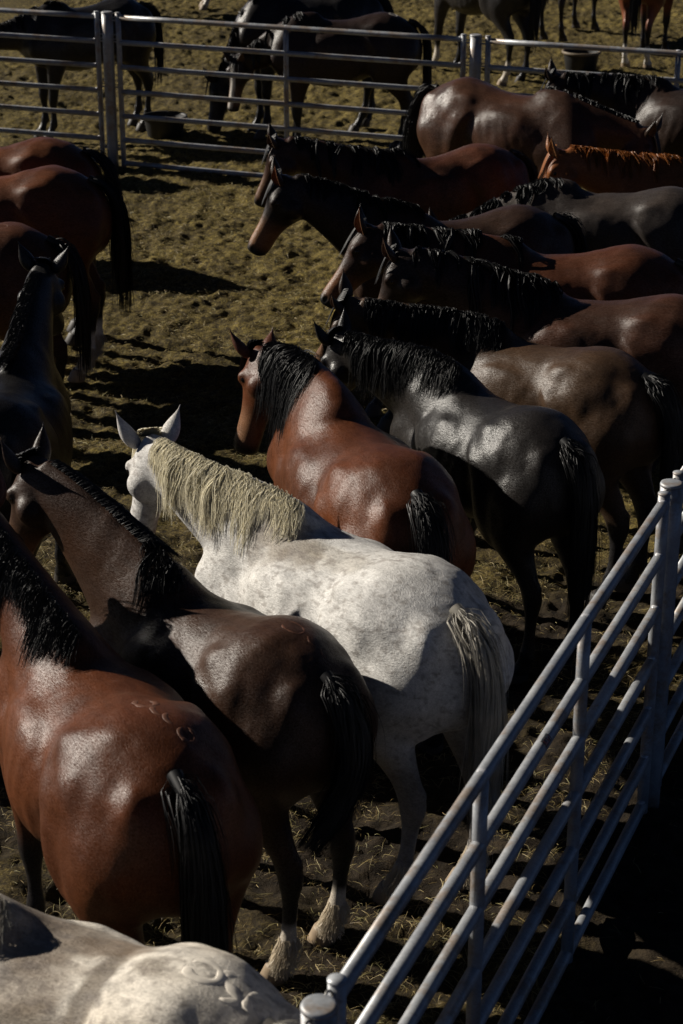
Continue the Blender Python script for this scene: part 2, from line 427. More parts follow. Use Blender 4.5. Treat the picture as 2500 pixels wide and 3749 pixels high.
    V[:, 1] += sgn * (crease * .026 - hollow * .010) * sstep(.10, .20, np.abs(V[:, 1]))
    V = V + dirv * ((nz * .017 + (fbm(V * np.array((15, 15, 11)), 2, 15) - .5) * .006 + rib * P.get('ribs', .0012)) * trunkm)[:, None]
    return V, Q, E

def dist_head(V, P):
    poll, a, n, l = head_frame(P); d = V - poll
    s_ = d @ a / .57; lat = np.abs(d @ l); up = d @ n
    inh = (lat < .16) & (up > -.30) & (up < .10) & (s_ > -.05)
    return s_, lat, up, inh

def hoof(P, parent, x, y, mat):
    rings = []
    for z, rx, ry, dx in ((.09, .05, .048, 0), (.08, .056, .053, .004), (.045, .064, .059, .014), (.012, .072, .065, .024), (.0, .071, .064, .025)):
        ring = []
        for t in ANG[::2]:
            cx = np.cos(t); rr = rx if cx > 0 else rx * .78
            ring.append((x + dx + rr * cx, y + ry * np.sin(t), z))
        rings.append(np.array(ring))
    g = Geo(); g.loft(rings)
    return new_mesh('hoof', bend_points(P, g.verts()), g.f, mat, parent)

def brand_marks(P, body, root):
    """freeze marks: low ridges of hair laid on the hide"""
    from mathutils.bvhtree import BVHTree
    me = body.data
    bv = BVHTree.FromPolygons([tuple(v.co) for v in me.vertices], [tuple(p.vertices) for p in me.polygons])
    for kind, x, y, r in P['brands']:
        if kind == 'O': pl = [(cos(t), .8 * sin(t)) for t in np.linspace(.3, 5.9, 25)]
        elif kind == 'hex': pl = [(cos(t) * (1 + .06 * cos(6 * t)), .85 * sin(t) * (1 + .06 * cos(6 * t))) for t in np.linspace(0, 2 * pi, 25)]
        elif kind == 'S': pl = [(.75 * sin(t * 1.9), -t * .62) for t in np.linspace(-1.65, 1.65, 20)]
        else: pl = [(cos(t), .8 * sin(t)) for t in np.linspace(.4, 2.6, 12)]
        # tangent frame of the hide at the mark
        o0 = Vector((x, y * 2.2, 2.2)); dr = (Vector((x, y * .3, 1.1)) - o0).normalized()
        hit = bv.ray_cast(o0, dr)
        if hit[0] is None: continue
        n0 = hit[1]; tx = (Vector((1, 0, 0)) - n0 * n0.x).normalized(); ty = n0.cross(tx)
        pts = []
        for a_, b_ in pl:
            q = hit[0] + tx * (a_ * r) + ty * (b_ * r)
            h2 = bv.find_nearest(q)
            pts.append((np.array(h2[0]), np.array(h2[1])))
        C_ = np.array([p for p, _ in pts]); N_ = np.array([n for _, n in pts]); T_ = np.gradient(C_, axis=0); T_ /= np.linalg.norm(T_, axis=1)[:, None] + 1e-9
        B_ = np.cross(T_, N_)
        w_ = P.get('brandw', .006); n_ = len(C_); rb = np.random.default_rng(int(abs(x) * 1000))
        ww = w_ * (.45 + 1.0 * vnoise(np.stack([np.arange(n_) * .55, np.full(n_, x * 50), np.full(n_, 3.)], 1), 2)) * np.minimum(1, np.minimum(np.arange(n_), n_ - 1 - np.arange(n_)) / 3 + .25)
        g = Geo()
        g.loft(np.array([[C_[i] + B_[i] * ww[i] * 1.7 * np.cos(t) + N_[i] * (ww[i] * .32 * np.sin(t) - .0004) for t in np.linspace(0, 2 * pi, 8, endpoint=False)] for i in range(n_)]))
        new_mesh('brand', g.verts(), g.f, MAT[P.get('brandmat', 'brand_pale')], root)

def bend_points(P, A):
    """length factor, then the sideways bend of the spine"""
    A = np.array(A, float); A[..., 0] *= P.get('sx', 1.0)
    b = radians(P.get('bend', 0))
    if not b: return A
    X = np.linspace(-1.5, 2.4, 400); ph = b * (sstep(-.55, .75, X) - .25)
    dx = X[1] - X[0]; cx = np.cumsum(np.cos(ph)) * dx; cy = np.cumsum(np.sin(ph)) * dx
    cx -= np.interp(0, X, cx); cy -= np.interp(0, X, cy)
    x, y = A[..., 0], A[..., 1]; f = np.interp(x, X, ph)
    return np.stack([np.interp(x, X, cx) - y * np.sin(f), np.interp(x, X, cy) + y * np.cos(f), A[..., 2]], -1)

def build_horse(P):
    rng = np.random.default_rng(P['seed'])
    sx = P.get('sx', 1.0)
    root = bpy.data.objects.new('horse', None); COL.objects.link(root)
    root.empty_display_size = .3
    root.location = (P['loc'][0], P['loc'][1], P.get('dz', 0.)); root.rotation_euler = (0, 0, radians(P['ang'])); root.scale = (P['s'],) * 3
    root['label'] = P['label']; root['category'] = 'horse'; root['group'] = P['group']
    V, Q, E = build_body(P, rng)
    s_, lat, up, inh = dist_head(V, P)
    # coat colours by place on the body
    base, dark, points = np.array(P['coat']), np.array(P.get('coat2', P['coat'])), np.array(P.get('points', P['coat']))
    col = np.repeat(base[None], len(V), 0)
    m = fbm(V * 3.1 + P['seed'] * 7, 3, 3); m2 = sstep(.42, .62, m)
    col = col * (1 - .55 * m2[:, None]) + dark * .55 * m2[:, None]
    tl = sstep(1.30, 1.50, V[:, 2]) * P.get('topline', 0.)                       # darker along the back where the coat is so
    col = col * (1 - tl[:, None]) + dark * tl[:, None]
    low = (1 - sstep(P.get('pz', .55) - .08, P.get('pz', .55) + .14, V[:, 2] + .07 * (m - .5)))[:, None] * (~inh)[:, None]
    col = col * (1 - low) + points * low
    hdk = P.get('headdark', 0) * np.maximum(sstep(.72, .95, V[:, 0]), sstep(.5, .8, V[:, 0]) * sstep(1.2, 1.4, V[:, 2]))[:, None]
    col = col * (1 - hdk) + np.array((.016, .011, .009)) * hdk
    mz = (sstep(P.get('muzz', .72), .92, s_ + .1 * (m - .5)) * inh)[:, None] * P.get('muzk', 1.)
    col = col * (1 - mz) + np.array(P.get('muzcol', (.012, .011, .011))) * mz
    poll_, a_, n_, l_ = head_frame(P)
    for sd in (1, -1):
        d = V - (poll_ + a_ * .925 * .57 + l_ * sd * .052 - n_ * .035)
        dn = np.sqrt((d @ a_ / .026) ** 2 + (d @ n_ / .018) ** 2 + (d @ l_ / .03) ** 2); k = 1 - sstep(.5, 1.1, dn)
        V = V - (l_ * sd * .6 + n_ * .4)[None] * (k * .014)[:, None]
        col = col * (1 - .85 * k[:, None]) + np.array((.006, .005, .005)) * .85 * k[:, None]
    pale = P.get('pale')
    if pale:      # lighter, tan muzzle sides and lower face of a bay
        pk = (sstep(.45, .7, s_) * (1 - sstep(.82, .95, s_)) * inh)[:, None] * .7
        col = col * (1 - pk) + np.array(pale) * pk
    if P.get('blaze'):
        bz = (sstep(.04, .02, lat) * 0 + (1 - sstep(.020, .034, lat)) * (up > -.03) * sstep(.1, .2, s_) * (1 - sstep(.9, .97, s_)) * inh)[:, None]
        col = col * (1 - bz) + np.array((.62, .58, .52)) * bz
    for key in P.get('socks', ()):
        fx = V[:, 0] > 0 if key[0] == 'f' else V[:, 0] < -.2
        fy = V[:, 1] > 0 if key[1] == 'l' else V[:, 1] < 0
        sk = ((1 - sstep(P.get('sockz', .30) - .03, P.get('sockz', .30) + .03, V[:, 2] + .08 * (m - .5))) * fx * fy)[:, None]
        col = col * (1 - sk) + np.array(P.get('sockcol', (.52, .46, .38))) * sk
    for (px, py, pz), r, cc, amt in P.get('patches', ()):     # dirt, stains and a dark crease line, with shapes of their own
        d = (V - np.array((px, py, pz))) / np.array(r)
        k = 1 - sstep(.55, 1.1, np.linalg.norm(d, axis=1) + .9 * (fbm(V * np.array((9, 16, 16)), 3, 8) - .5))
        k = (k * amt)[:, None]
        col = col * (1 - k) + np.array(cc) * k
    if P.get('grey'):
        fl = fbm(V * np.array((34, 60, 60)), 2, 9); k = sstep(.60, .68, fl)[:, None] * .5
        col = col * (1 - k) + np.array((.16, .13, .11)) * k
        dp = fbm(V * np.array((11, 13, 13)), 2, 4); k = sstep(.45, .75, dp)[:, None] * .22
        col = col * (1 - k) + np.array((.22, .21, .21)) * k
    # ears, joined to the body mesh
    poll, a, n, l = head_frame(P)
    G = Geo()
    ep = P.get('ears', (0., 0.))       # how far each ear swings back
    for sd, back in ((1, ep[0]), (-1, ep[1])):
        upv = nrm(n * (.62 - back * .5) - a * (.75 + back * .3) + l * sd * P.get('earout', .40))
        fr = nrm(a * .3 + n * .55 * (1 - back) + l * sd * (.62 + .4 * back)); fr = nrm(fr - (fr @ upv) * upv)
        ear_mesh(G, poll + a * .045 + l * sd * .062 - n * .014, upv, fr, np.cross(upv, fr), P.get('earlen', .185), .038)
    EV = G.verts()
    ec = np.array(P.get('earcol', P['coat'])); nE = len(EV) // 2
    eco = np.repeat(ec[None], len(EV), 0)
    half = 11 * 13
    for b in (0, 2 * half):
        tt = np.repeat(np.linspace(0, 1, 11), 13)
        eco[b:b + half] = ec * (1 - .6 * sstep(.7, 1, tt)[:, None]) + points * .6 * sstep(.7, 1, tt)[:, None]
        eco[b + half:b + 2 * half] = np.array(P.get('earin', (.16, .10, .07)))
    V = bend_points(P, V); EV = bend_points(P, EV)
    nb = len(V)
    me = bpy.data.meshes.new('body')
    AV = np.concatenate([V, EV]); AQ = np.concatenate([Q, np.array(G.f, np.int32) + nb])
    body = fast_mesh('body', AV, AQ, MAT[P.get('finish', 'coat_dark')], root)
    at = body.data.attributes.new('coat', 'FLOAT_COLOR', 'POINT')
    cc = np.concatenate([col, eco]); cc = np.concatenate([np.clip(cc, 0, 1), np.ones((len(cc), 1))], 1)
    if len(body.data.vertices) == len(cc): at.data.foreach_set('color', cc.astype(np.float32).ravel())
    # eyes
    for sd in (1, -1):
        g = Geo(); g.ell(poll + a * .275 * .57 + l * sd * .094 - n * .045, (.019,) * 3, nu=16, nv=10)
        new_mesh('eye', bend_points(P, g.verts()), g.f, MAT['eye'], root)
    # hooves
    legs = P.get('legs', {})
    for key, x, y in (('hl', -.57, .15), ('hr', -.57, -.15), ('fl', .57, .155), ('fr', .57, -.155)):
        o = legs.get(key, (0, 0)); sd = 1 if key[1] == 'l' else -1
        z0 = .95 if key[0] == 'h' else .9; k = ((z0 - .06) / z0) ** .85
        hoof(P, root, x + o[0] * k, sd * (abs(y) + o[1] * k), MAT['hoof_pale' if key in P.get('socks', ()) else 'hoof'])
        if key in P.get('feather', ()):      # long pale hair over the fetlock
            rf = np.random.default_rng(P['seed'] + 7); n_ = 420; K_ = 6
            th_ = rf.uniform(-pi, pi, n_); z_ = rf.uniform(.09, .25, n_); kk_ = lambda z: ((z0 - z) / z0) ** .85
            pts_ = np.empty((n_, K_, 3))
            for q in range(K_):
                f_ = q / (K_ - 1); zz_ = z_ - f_ * np.minimum(z_ - .05, .085) * rf.uniform(.6, 1, n_)
                flare = .037 + .012 * f_ + .012 * (1 - np.cos(th_)) * f_
                cx_ = np.interp(zz_, (.0, .10, .21, .30), (-.575, -.588, -.637, -.642)) if key[0] == 'h' else np.interp(zz_, (0, .1, .2, .3), (.567, .556, .513, .513))
                pts_[:, q, 0] = cx_ + o[0] * kk_(zz_) + np.cos(th_) * flare * 1.1; pts_[:, q, 1] = sd * (abs(y) + o[1] * kk_(zz_)) + np.sin(th_) * flare; pts_[:, q, 2] = zz_
            fl_ = np.stack([-np.sin(th_), np.cos(th_), 0 * th_], 1)
            VV, QQ = ribbons(pts_, np.full((n_, 1), .0026) * np.linspace(1, .3, K_)[None], np.repeat(fl_[:, None], K_, 1))
            fast_mesh('feather', bend_points(P, VV), QQ, MAT['hair_feather'], root)
    # mane
    c, tg, u, v, atp, ab, w = neck_frames(P)
    nm = P.get('nmane', 500)
    side = P.get('mside', 1); hm = MAT[P.get('hair', 'hair_black')]
    if nm:
        ml = P.get('mlen', .30)
        ncl = max(10, nm // P.get('lock', 15))
        lo_, hi_ = P.get('mrange', (.10, .985)); cl_s = np.sort(rng.uniform(lo_, hi_, ncl)); cid = rng.integers(0, ncl, nm)
        s0 = np.clip(cl_s[cid] + rng.normal(0, .012, nm), .09, .99)
        sideA = np.where(rng.random(ncl) < P.get('mflip', 0), -side, side)
        if P.get('msplit'): sideA = np.where(cl_s < P['msplit'], side, -side)
        sideA = sideA[cid]
        fi = s0 * (len(c) - 1); i0 = np.clip(fi.astype(int), 0, len(c) - 2); ff = (fi - i0)[:, None]
        lerp = lambda A: A[i0] * (1 - ff) + A[i0 + 1] * ff
        cc_, uu, vv, tt = lerp(c), lerp(u), lerp(v), lerp(tg)
        aa = lerp(atp[:, None])[:, 0]
        ln = ml * (.55 + .75 * vnoise(np.stack([cl_s * 11, cl_s * 0 + P['seed'], cl_s * 0], 1), 4))[cid] * rng.uniform(.8, 1.12, ncl)[cid] * rng.uniform(.75, 1.05, nm) * (.55 + .45 * np.sin(pi * np.clip(s0 * 1.05, 0, 1)) ** .5)
        K = P.get('kseg', 10)
        pts = np.empty((nm, K, 3)); p = cc_ + uu * (aa * .97)[:, None] + vv * (sideA * rng.uniform(-1.3, 1, nm) * .018)[:, None]
        cdir = rng.normal(0, 1, (ncl, 3))[cid] * .16 + rng.normal(0, 1, (nm, 3)) * .07
        lift = P.get('mlift', .40) * rng.uniform(.6, 1.3, ncl)[cid]
        vel = uu * lift[:, None] + vv * (sideA * 1.0)[:, None] + cdir - tt * .25
        g = np.array((0, 0, -1.))
        ph = rng.uniform(0, 6.28, ncl)[cid]
        for q in range(K):
            pts[:, q] = p
            vel = vel * .57 + (g * .8 + vv * (sideA * .10)[:, None]) * (.38 + .05 * q) + cdir * .12 + tt * (P.get('wave', .16) * np.sin(ph + q * .9))[:, None]
            stp = ln / (K - 1)
            p = p + vel / np.linalg.norm(vel, axis=1)[:, None] * stp[:, None]
            # keep outside the neck
            dd = np.linalg.norm(p[:, None] - c[None], axis=2); j = dd.argmin(1)
            rel = p - c[j]; x_ = (rel * u[j]).sum(1); y_ = (rel * v[j]).sum(1)
            hh = np.where(x_ > 0, atp[j], ab[j]); rho = np.sqrt((x_ / hh) ** 2 + (y_ / (w[j] * np.where(x_ > 0, 1 - .2 * np.clip(x_ / hh, 0, 1) ** 2, 1))) ** 2) + 1e-6
            lim = 1.05 + .05 * ((np.arange(nm) * 7919) % 13) / 13
            kk = np.where(rho < lim, lim / rho, 1.)
            p = p + u[j] * (x_ * (kk - 1))[:, None] + v[j] * (y_ * (kk - 1))[:, None]
        pts = gather(pts, cid, ncl, 0., P.get('gather', .62))
        wd = (P.get('mwid', .0045) * rng.uniform(.6, 1.3, nm))[:, None] * np.linspace(1, .18, K)[None] ** .8
        ra = rng.normal(0, .8, nm)[:, None]; fl_ = tt * np.cos(ra) + (vv * sideA[:, None] * .75 + uu * .65) * np.sin(ra); fl_ /= np.linalg.norm(fl_, axis=1)[:, None]
        flat = np.repeat(fl_[:, None], K, 1)
        VV, QQ = ribbons(pts, wd, flat)
        fast_mesh('mane', bend_points(P, VV), QQ, hm, root)
        # forelock between the ears
        nf = max(20, nm // 10)
        b0 = poll + a * .01 + n * .012
        pts = np.empty((nf, K, 3)); p = b0 + l * rng.normal(0, .022, nf)[:, None] - a * rng.uniform(0, .05, nf)[:, None]
        vel = np.repeat((n * .7 + a * .5)[None], nf, 0) + l * rng.normal(0, .25, nf)[:, None]
        lf = .24 * rng.uniform(.6, 1.1, nf)
        for q in range(K):
            pts[:, q] = p
            vel = vel * .6 + (a * .75 + g * .25) * .4
            p = p + vel / np.linalg.norm(vel, axis=1)[:, None] * (lf / (K - 1))[:, None]
            hgt = (p - poll) @ n; top = .032
            p = p + n * np.clip(top - hgt, 0, 1)[:, None]
        wd = np.full((nf, 1), .005) * np.linspace(1, .2, K)[None]
        VV, QQ = ribbons(pts, wd, np.repeat(np.repeat(l[None, None], nf, 0), K, 1))
        fast_mesh('forelock', bend_points(P, VV), QQ, hm, root)
    # tail: a dock with long strands
    if P.get('ntail', 400):
        nt = P.get('ntail', 400)
        gp = P.get('tail', [(-.67, 0, 1.41), (-.775, 0, 1.365), (-.845, 0, 1.29), (-.875, 0, 1.17), (-.885, 0, 1.0), (-.885, 0, .78), (-.88, 0, .58), (-.875, .0, .36)])
        gc = spl(gp, 60); gt = np.gradient(gc, axis=0); gt /= np.linalg.norm(gt, axis=1)[:, None]
        arc = np.concatenate([[0], np.cumsum(np.linalg.norm(np.diff(gc, axis=0), axis=1))]); tot = arc[-1]
        b1 = np.cross(gt, np.array((0, 1., 0))); b1 /= np.linalg.norm(b1, axis=1)[:, None]; b2 = np.cross(gt, b1)
        at_ = lambda A, x: np.stack([np.interp(x, arc, A[:, k]) for k in range(3)], -1)
        G = Geo(); rings = []
        for x in np.linspace(0, .42, 14):
            cc_, n1, n2 = at_(gc, x), at_(b1, x), at_(b2, x); r = np.interp(x, (0, .06, .42), (.030, .026, .010))
            rings.append(np.array([cc_ + n1 * r * np.cos(t) + n2 * r * np.sin(t) for t in ANG[::3]]))
        G.loft(rings)
        K = P.get('kseg', 10) + 4
        x0 = .40 * rng.random(nt) ** 1.35
        ncl = max(8, nt // 12); cid = rng.integers(0, ncl, nt)
        th = (rng.uniform(0, 2 * pi, ncl)[cid] + rng.normal(0, .35, nt)); rr = np.sqrt(rng.uniform(.15, 1, ncl))[cid] * rng.uniform(.8, 1.1, nt)
        x1 = np.minimum(tot, x0 + rng.uniform(.35, .75, nt)); full = rng.random(nt) < .5
        x1 = np.where(full, tot * rng.uniform(.70, 1.0, ncl)[cid] * rng.uniform(.93, 1.05, nt), x1)
        fz = rng.random(nt) < .07; x0 = np.where(fz, x0 * .3, x0); x1 = np.where(fz, x0 + rng.uniform(.10, .26, nt), x1)
        rr = np.where(fz, rr * 1.9, rr)
        sp = P.get('tspread', .082)
        pts = np.empty((nt, K, 3)); wd = np.empty((nt, K))
        for q in range(K):
            f = q / (K - 1); x = x0 + (x1 - x0) * f
            rad = .034 + (sp - .034) * np.sin(pi * np.clip(x / tot, 0, 1) ** .8 * .80) ** 1
            rad = rad * np.minimum(1, .30 + f * 3.2)
            wob = .12 * np.sin(th * 3 + f * 5)
            pts[:, q] = at_(gc, x) + at_(b1, x) * (rad * rr * np.cos(th + wob))[:, None] * .75 + at_(b2, x) * (rad * rr * np.sin(th + wob))[:, None]
            wd[:, q] = P.get('twid', .005) * (1 - f * .75) * min(1, .35 + f * 3)
        fly = (rng.random(nt) < .12)[:, None, None] * rng.normal(0, .03, (nt, 1, 3)) * np.linspace(0, 1, K)[None, :, None]
        pts = gather(pts, cid, ncl, .0, .25) + fly
        flat = np.repeat((at_(b2, x0) * np.cos(th)[:, None] - at_(b1, x0) * np.sin(th)[:, None])[:, None], K, 1)
        VV, QQ = ribbons(pts, wd, flat)
        dv = G.verts(); nR = len(VV)
        Fq = [tuple(x + nR for x in (q if len(q) == 4 else (q[0], q[1], q[2], q[2]))) for q in G.f if len(q) == 4]
        fast_mesh('tail', bend_points(P, np.concatenate([VV, dv])), np.concatenate([QQ, np.array(Fq)]), MAT[P.get('tailhair', P.get('hair', 'hair_black'))], root)
    if P.get('brands'): brand_marks(P, body, root)
    return root

# ------------------------------------------------------------------ the yard
NA, ND = np.array((1.4385, 8.085)), np.array((-.377, -.926))     # near fence: the corner post and the way it runs
def side_near(x, y):      # > 0 on the horses' side of the near fence
    return (x - NA[0]) * ND[1] - (y - NA[1]) * ND[0]
def make_ground():
    fx = np.arange(-5.4, 6.6, .024); fy = np.concatenate([np.arange(3.4, 19, .024), np.arange(19, 34, .05)])
    ox = np.array([5.8, 8, 11, 16, 25, 45, 90, 200, 500.])
    X = np.concatenate([-ox[::-1], fx, ox + 1.5]); Y = np.concatenate([fy[0] - ox[::-1] + 6, fy, fy[-1] + ox - 6])
    GX, GY = np.meshgrid(X, Y); x, y = GX.ravel(), GY.ravel()
    fade = sstep(5.9, 5.0, np.abs(x - .6)) * sstep(2.4, 3.6, y) * sstep(36, 33.5, y)
    p = np.stack([x, y, np.zeros_like(x)], 1)
    sdn = side_near(x, y); inside = sstep(-.35, .25, sdn + .25 * (fbm(p * 2.5, 2, 3) - .5))
    h = .11 * (fbm(p * .55, 2, 1) - .5) + .10 * (fbm(p * np.array((3.4, 3.0, 1)), 3, 2) - .5)
    clod = np.abs(fbm(p * 9, 3, 11) - .5) * 2
    h = h + (.06 * (fbm(p * 8.3, 3, 4) - .5) - .036 * (clod - .35)) * (.25 + .75 * inside) + .044 * (fbm(p * 17, 3, 6) - .5)
    z = (h - .012) * fade
    me_v = np.stack([x, y, z], 1)
    nx, ny = len(X), len(Y)
    i = (np.arange(ny - 1)[:, None] * nx + np.arange(nx - 1)[None]).ravel()
    Q = np.stack([i, i + 1, i + nx + 1, i + nx], 1)
    o = fast_mesh('ground', me_v, Q, MAT['yard'], None); o['kind'] = 'structure'
    hay = np.clip((.07 + 1.5 * (fbm(p * np.array((1.1, 1.6, 1)), 4, 21) - .46) + .78 * sstep(8.5, 14.0, y)) * (.02 + .98 * inside), 0, 1)  # bare soil outside the near fence, darkened partly to stand for shade
    a = o.data.attributes.new('hay', 'FLOAT_COLOR', 'POINT')
    a.data.foreach_set('color', np.stack([hay, hay, hay, np.ones_like(hay)], 1).astype(np.float32).ravel())
    return X, Y, z.reshape(ny, nx)
GXs, GYs, GZ = make_ground()
def ground_z(x, y):
    i = np.clip(np.searchsorted(GXs, x) - 1, 0, len(GXs) - 2); j = np.clip(np.searchsorted(GYs, y) - 1, 0, len(GYs) - 2)
    fx = (x - GXs[i]) / (GXs[i + 1] - GXs[i]); fy = (y - GYs[j]) / (GYs[j + 1] - GYs[j])
    return (GZ[j, i] * (1 - fx) + GZ[j, i + 1] * fx) * (1 - fy) + (GZ[j + 1, i] * (1 - fx) + GZ[j + 1, i + 1] * fx) * fy

def straw(n, seed, x0, x1, y0, y1, L, W):
    rng = np.random.default_rng(seed)
    x, y = rng.uniform(x0, x1, n), rng.uniform(y0, y1, n)
    p = np.stack([x, y, 0 * x], 1)
    keep = (side_near(x, y) > .03) & (rng.random(n) < .15 + 1.1 * sstep(.38, .62, fbm(p * 2.2, 3, 33)))
    keep |= (side_near(x, y) <= .03) & (rng.random(n) < .035)
    x, y = x[keep], y[keep]; n = len(x)
    z = ground_z(x, y)
    ln = L * rng.uniform(.35, 1.3, n); az = rng.uniform(0, 2 * pi, n); tilt = rng.normal(.12, .22, n); bend = rng.normal(0, .18, n)
    K = 4; pts = np.empty((n, K, 3)); t = np.linspace(-.5, .5, K)
    for q in range(K):
        a = az + bend * t[q]
        pts[:, q, 0] = x + np.cos(a) * ln * t[q]; pts[:, q, 1] = y + np.sin(a) * ln * t[q]
        pts[:, q, 2] = z + .010 + rng.uniform(0, .006, n) + ln * t[q] * np.sin(tilt) + .006 * np.cos(t[q] * 3)
    flat = np.stack([-np.sin(az), np.cos(az), rng.normal(0, .5, n)], 1); flat /= np.linalg.norm(flat, axis=1)[:, None]
    V, Q = ribbons(pts, (W * rng.uniform(.5, 1.2, n))[:, None] * np.array([.7, 1, 1, .6])[None], np.repeat(flat[:, None], K, 1))
    o = fast_mesh('straw', V, Q, MAT['straw'], None); o['kind'] = 'stuff'
    o['label'] = 'loose straw and chaff strewn over the dark yard soil'; o['category'] = 'straw'
    tone = np.array([(.34, .25, .09), (.42, .33, .15), (.22, .15, .05), (.30, .26, .10)])[rng.integers(0, 4, n)] * rng.uniform(.7, 1.25, n)[:, None]
    c = np.concatenate([np.repeat(tone, K * 3, 0), np.ones((n * K * 3, 1))], 1)
    a = o.data.attributes.new('tone', 'FLOAT_COLOR', 'POINT'); a.data.foreach_set('color', c.astype(np.float32).ravel())
straw(95000, 5, -3.0, 3.4, 4.3, 13.5, .058, .0010)
straw(45000, 6, -4.0, 5.0, 13.5, 22.0, .055, .0016)

# ------------------------------------------------------------------ pipe fence
def tube(G, p, q, r, n=18, caps=True, bow=0):
    p, q = np.array(p, float), np.array(q, float); d = nrm(q - p)
    a = np.cross(d, (0, 0, 1.) if abs(d[2]) < .9 else (1., 0, 0)); a = nrm(a); b = np.cross(d, a)
    m = 7; rings = []
    for t in np.linspace(0, 1, m):
        c = p + (q - p) * t - np.array((0, 0, bow * 4 * t * (1 - t)))
        rings.append([c + a * r * cos(x) + b * r * sin(x) for x in np.linspace(0, 2 * pi, n, endpoint=False)])
    G.loft(np.array(rings))
def ring_mesh(G, c, ax, R, r, n=16, k=8):
    ax = nrm(ax); a = nrm(np.cross(ax, (.3, .2, 1.))); b = np.cross(ax, a); v = []; f = []
    for i in range(n):
        t = 2 * pi * i / n; d = a * cos(t) + b * sin(t)
        for j in range(k):
            s = 2 * pi * j / k; v.append(np.array(c) + d * (R + r * cos(s)) + ax * r * sin(s))
    for i in range(n):
        for j in range(k):
            f.append((i * k + j, ((i + 1) % n) * k + j, ((i + 1) % n) * k + (j + 1) % k, i * k + (j + 1) % k))
    G.add(v, f)
RT, RS = 1.576, .2564          # top rail height and rail spacing
def fence_panel(p, q, nsec, label, group, sticker=False, seed=0, rr=.0265):
    """p, q: the panel's two ends on the ground"""
    p, q = np.array((*p, 0.)), np.array((*q, 0.)); L = np.linalg.norm(q - p); d = (q - p) / L
    root = bpy.data.objects.new('pipe_fence', None); COL.objects.link(root)
    root.location = tuple(p); root['label'] = label; root['category'] = 'fence'; root['group'] = group
    rng = random.Random(seed)
    up = lambda z: np.array((0, 0, z))
    for k in range(nsec + 1):
        a = d * (L * k / nsec); end = k in (0, nsec)
        g = Geo(); tube(g, a + up(.005), a + up(RT + (.045 if end else -rr * .4)), rr * (1.0 if end else .97))
        u_ = new_mesh('upright', g.verts(), g.f, MAT['pipe'], root)
        if end:
            g = Geo(); tube(g, a + up(RT + .0445), a + up(RT + .0505), rr * 1.06); new_mesh('end_cap', g.verts(), g.f, MAT['pipe'], u_)
        for j in range(7):      # weld beads where rail meets upright
            z = RT - RS * j
            if z < .05: z = .05
            c = a + up(z + rr * .86) + d * (0 if not end else (rr * .9 if k == 0 else -rr * .9))
            g = Geo(); g.ell(c, (.026, .017, .006), (0, 0, atan2(d[1], d[0])), 12, 6)
            new_mesh('weld', g.verts(), g.f, MAT['weld'], u_)
    rails = []
    for j in range(7):
        z = max(RT - RS * j, .045)
        g = Geo(); tube(g, up(z) + d * .012, d * (L - .012) + up(z), rr * .985, bow=rng.uniform(-.004, .006))
        rails.append(new_mesh('rail', g.verts(), g.f, MAT['pipe'], root))
    if sticker:
        # a torn orange sticker wrapped round the second rail
        a = d * (L * sticker) + up(RT - RS); w = np.cross(d, up(1.)); w = nrm(w) if w[1] < 0 else -nrm(w)
        def patch(s0, s1, t0, t1, lift):
            g = Geo(); v = []; n = 9
            for s in (s0, s1):
                for i in range(n):
                    t = t0 + (t1 - t0) * i / (n - 1); v.append(a + d * s + (up(1.) * cos(t) + w * sin(t)) * (rr * .985 + lift))
            g.add(v, [(i, i + 1, n + i + 1, n + i) for i in range(n - 1)]); return g
        g = patch(-.035, .035, .1, 1.4, .0012); st = new_mesh('sticker', g.verts(), g.f, MAT['sticker_dark'], rails[1])
        for s0, s1, t0, t1 in ((-.028, -.02, .4, 1.15), (-.02, -.006, .42, .62), (-.012, -.005, .6, 1.15), (.0, .007, .4, 1.1), (.007, .018, .85, 1.1), (.02, .027, .4, 1.15)):
            g = patch(s0, s1, t0, t1, .0022); new_mesh('sticker_mark', g.verts(), g.f, MAT['sticker'], st)
    return root
def fence_post(p, label, group, d, r=.05, H=1.615):
    root = bpy.data.objects.new('fence_post', None); COL.objects.link(root); root.location = (*p, 0)
    root['label'] = label; root['category'] = 'post'; root['group'] = group
    g = Geo(); tube(g, (0, 0, -.05), (0, 0, H), r, 28); ps = new_mesh('pipe', g.verts(), g.f, MAT['pipe'], root)
    g = Geo(); rings = []
    for z, k in ((H, 1.03), (H + .008, 1.03), (H + .014, .97), (H + .016, .80)):
        rings.append([(r * k * cos(t), r * k * sin(t), z) for t in np.linspace(0, 2 * pi, 28, endpoint=False)])
    g.loft(np.array(rings)); new_mesh('cap', g.verts(), g.f, MAT['pipe'], root)
    d = np.array((*d, 0.))
    for s in (1, -1):
        for z in (H - .02, H - .24, .9, .25):
            g = Geo(); ring_mesh(g, d * s * (r + .022) + np.array((0, 0, z)), np.array((d[1], -d[0], .3)), .024, .0045); new_mesh('pin_loop', g.verts(), g.f, MAT['wire'], root)
            g = Geo(); tube(g, d * s * (r - .004) + np.array((0, 0, z - .05)), d * s * (r + .045) + np.array((0, 0, z - .05)), .008, 10); new_mesh('pin', g.verts(), g.f, MAT['wire'], root)
    return root

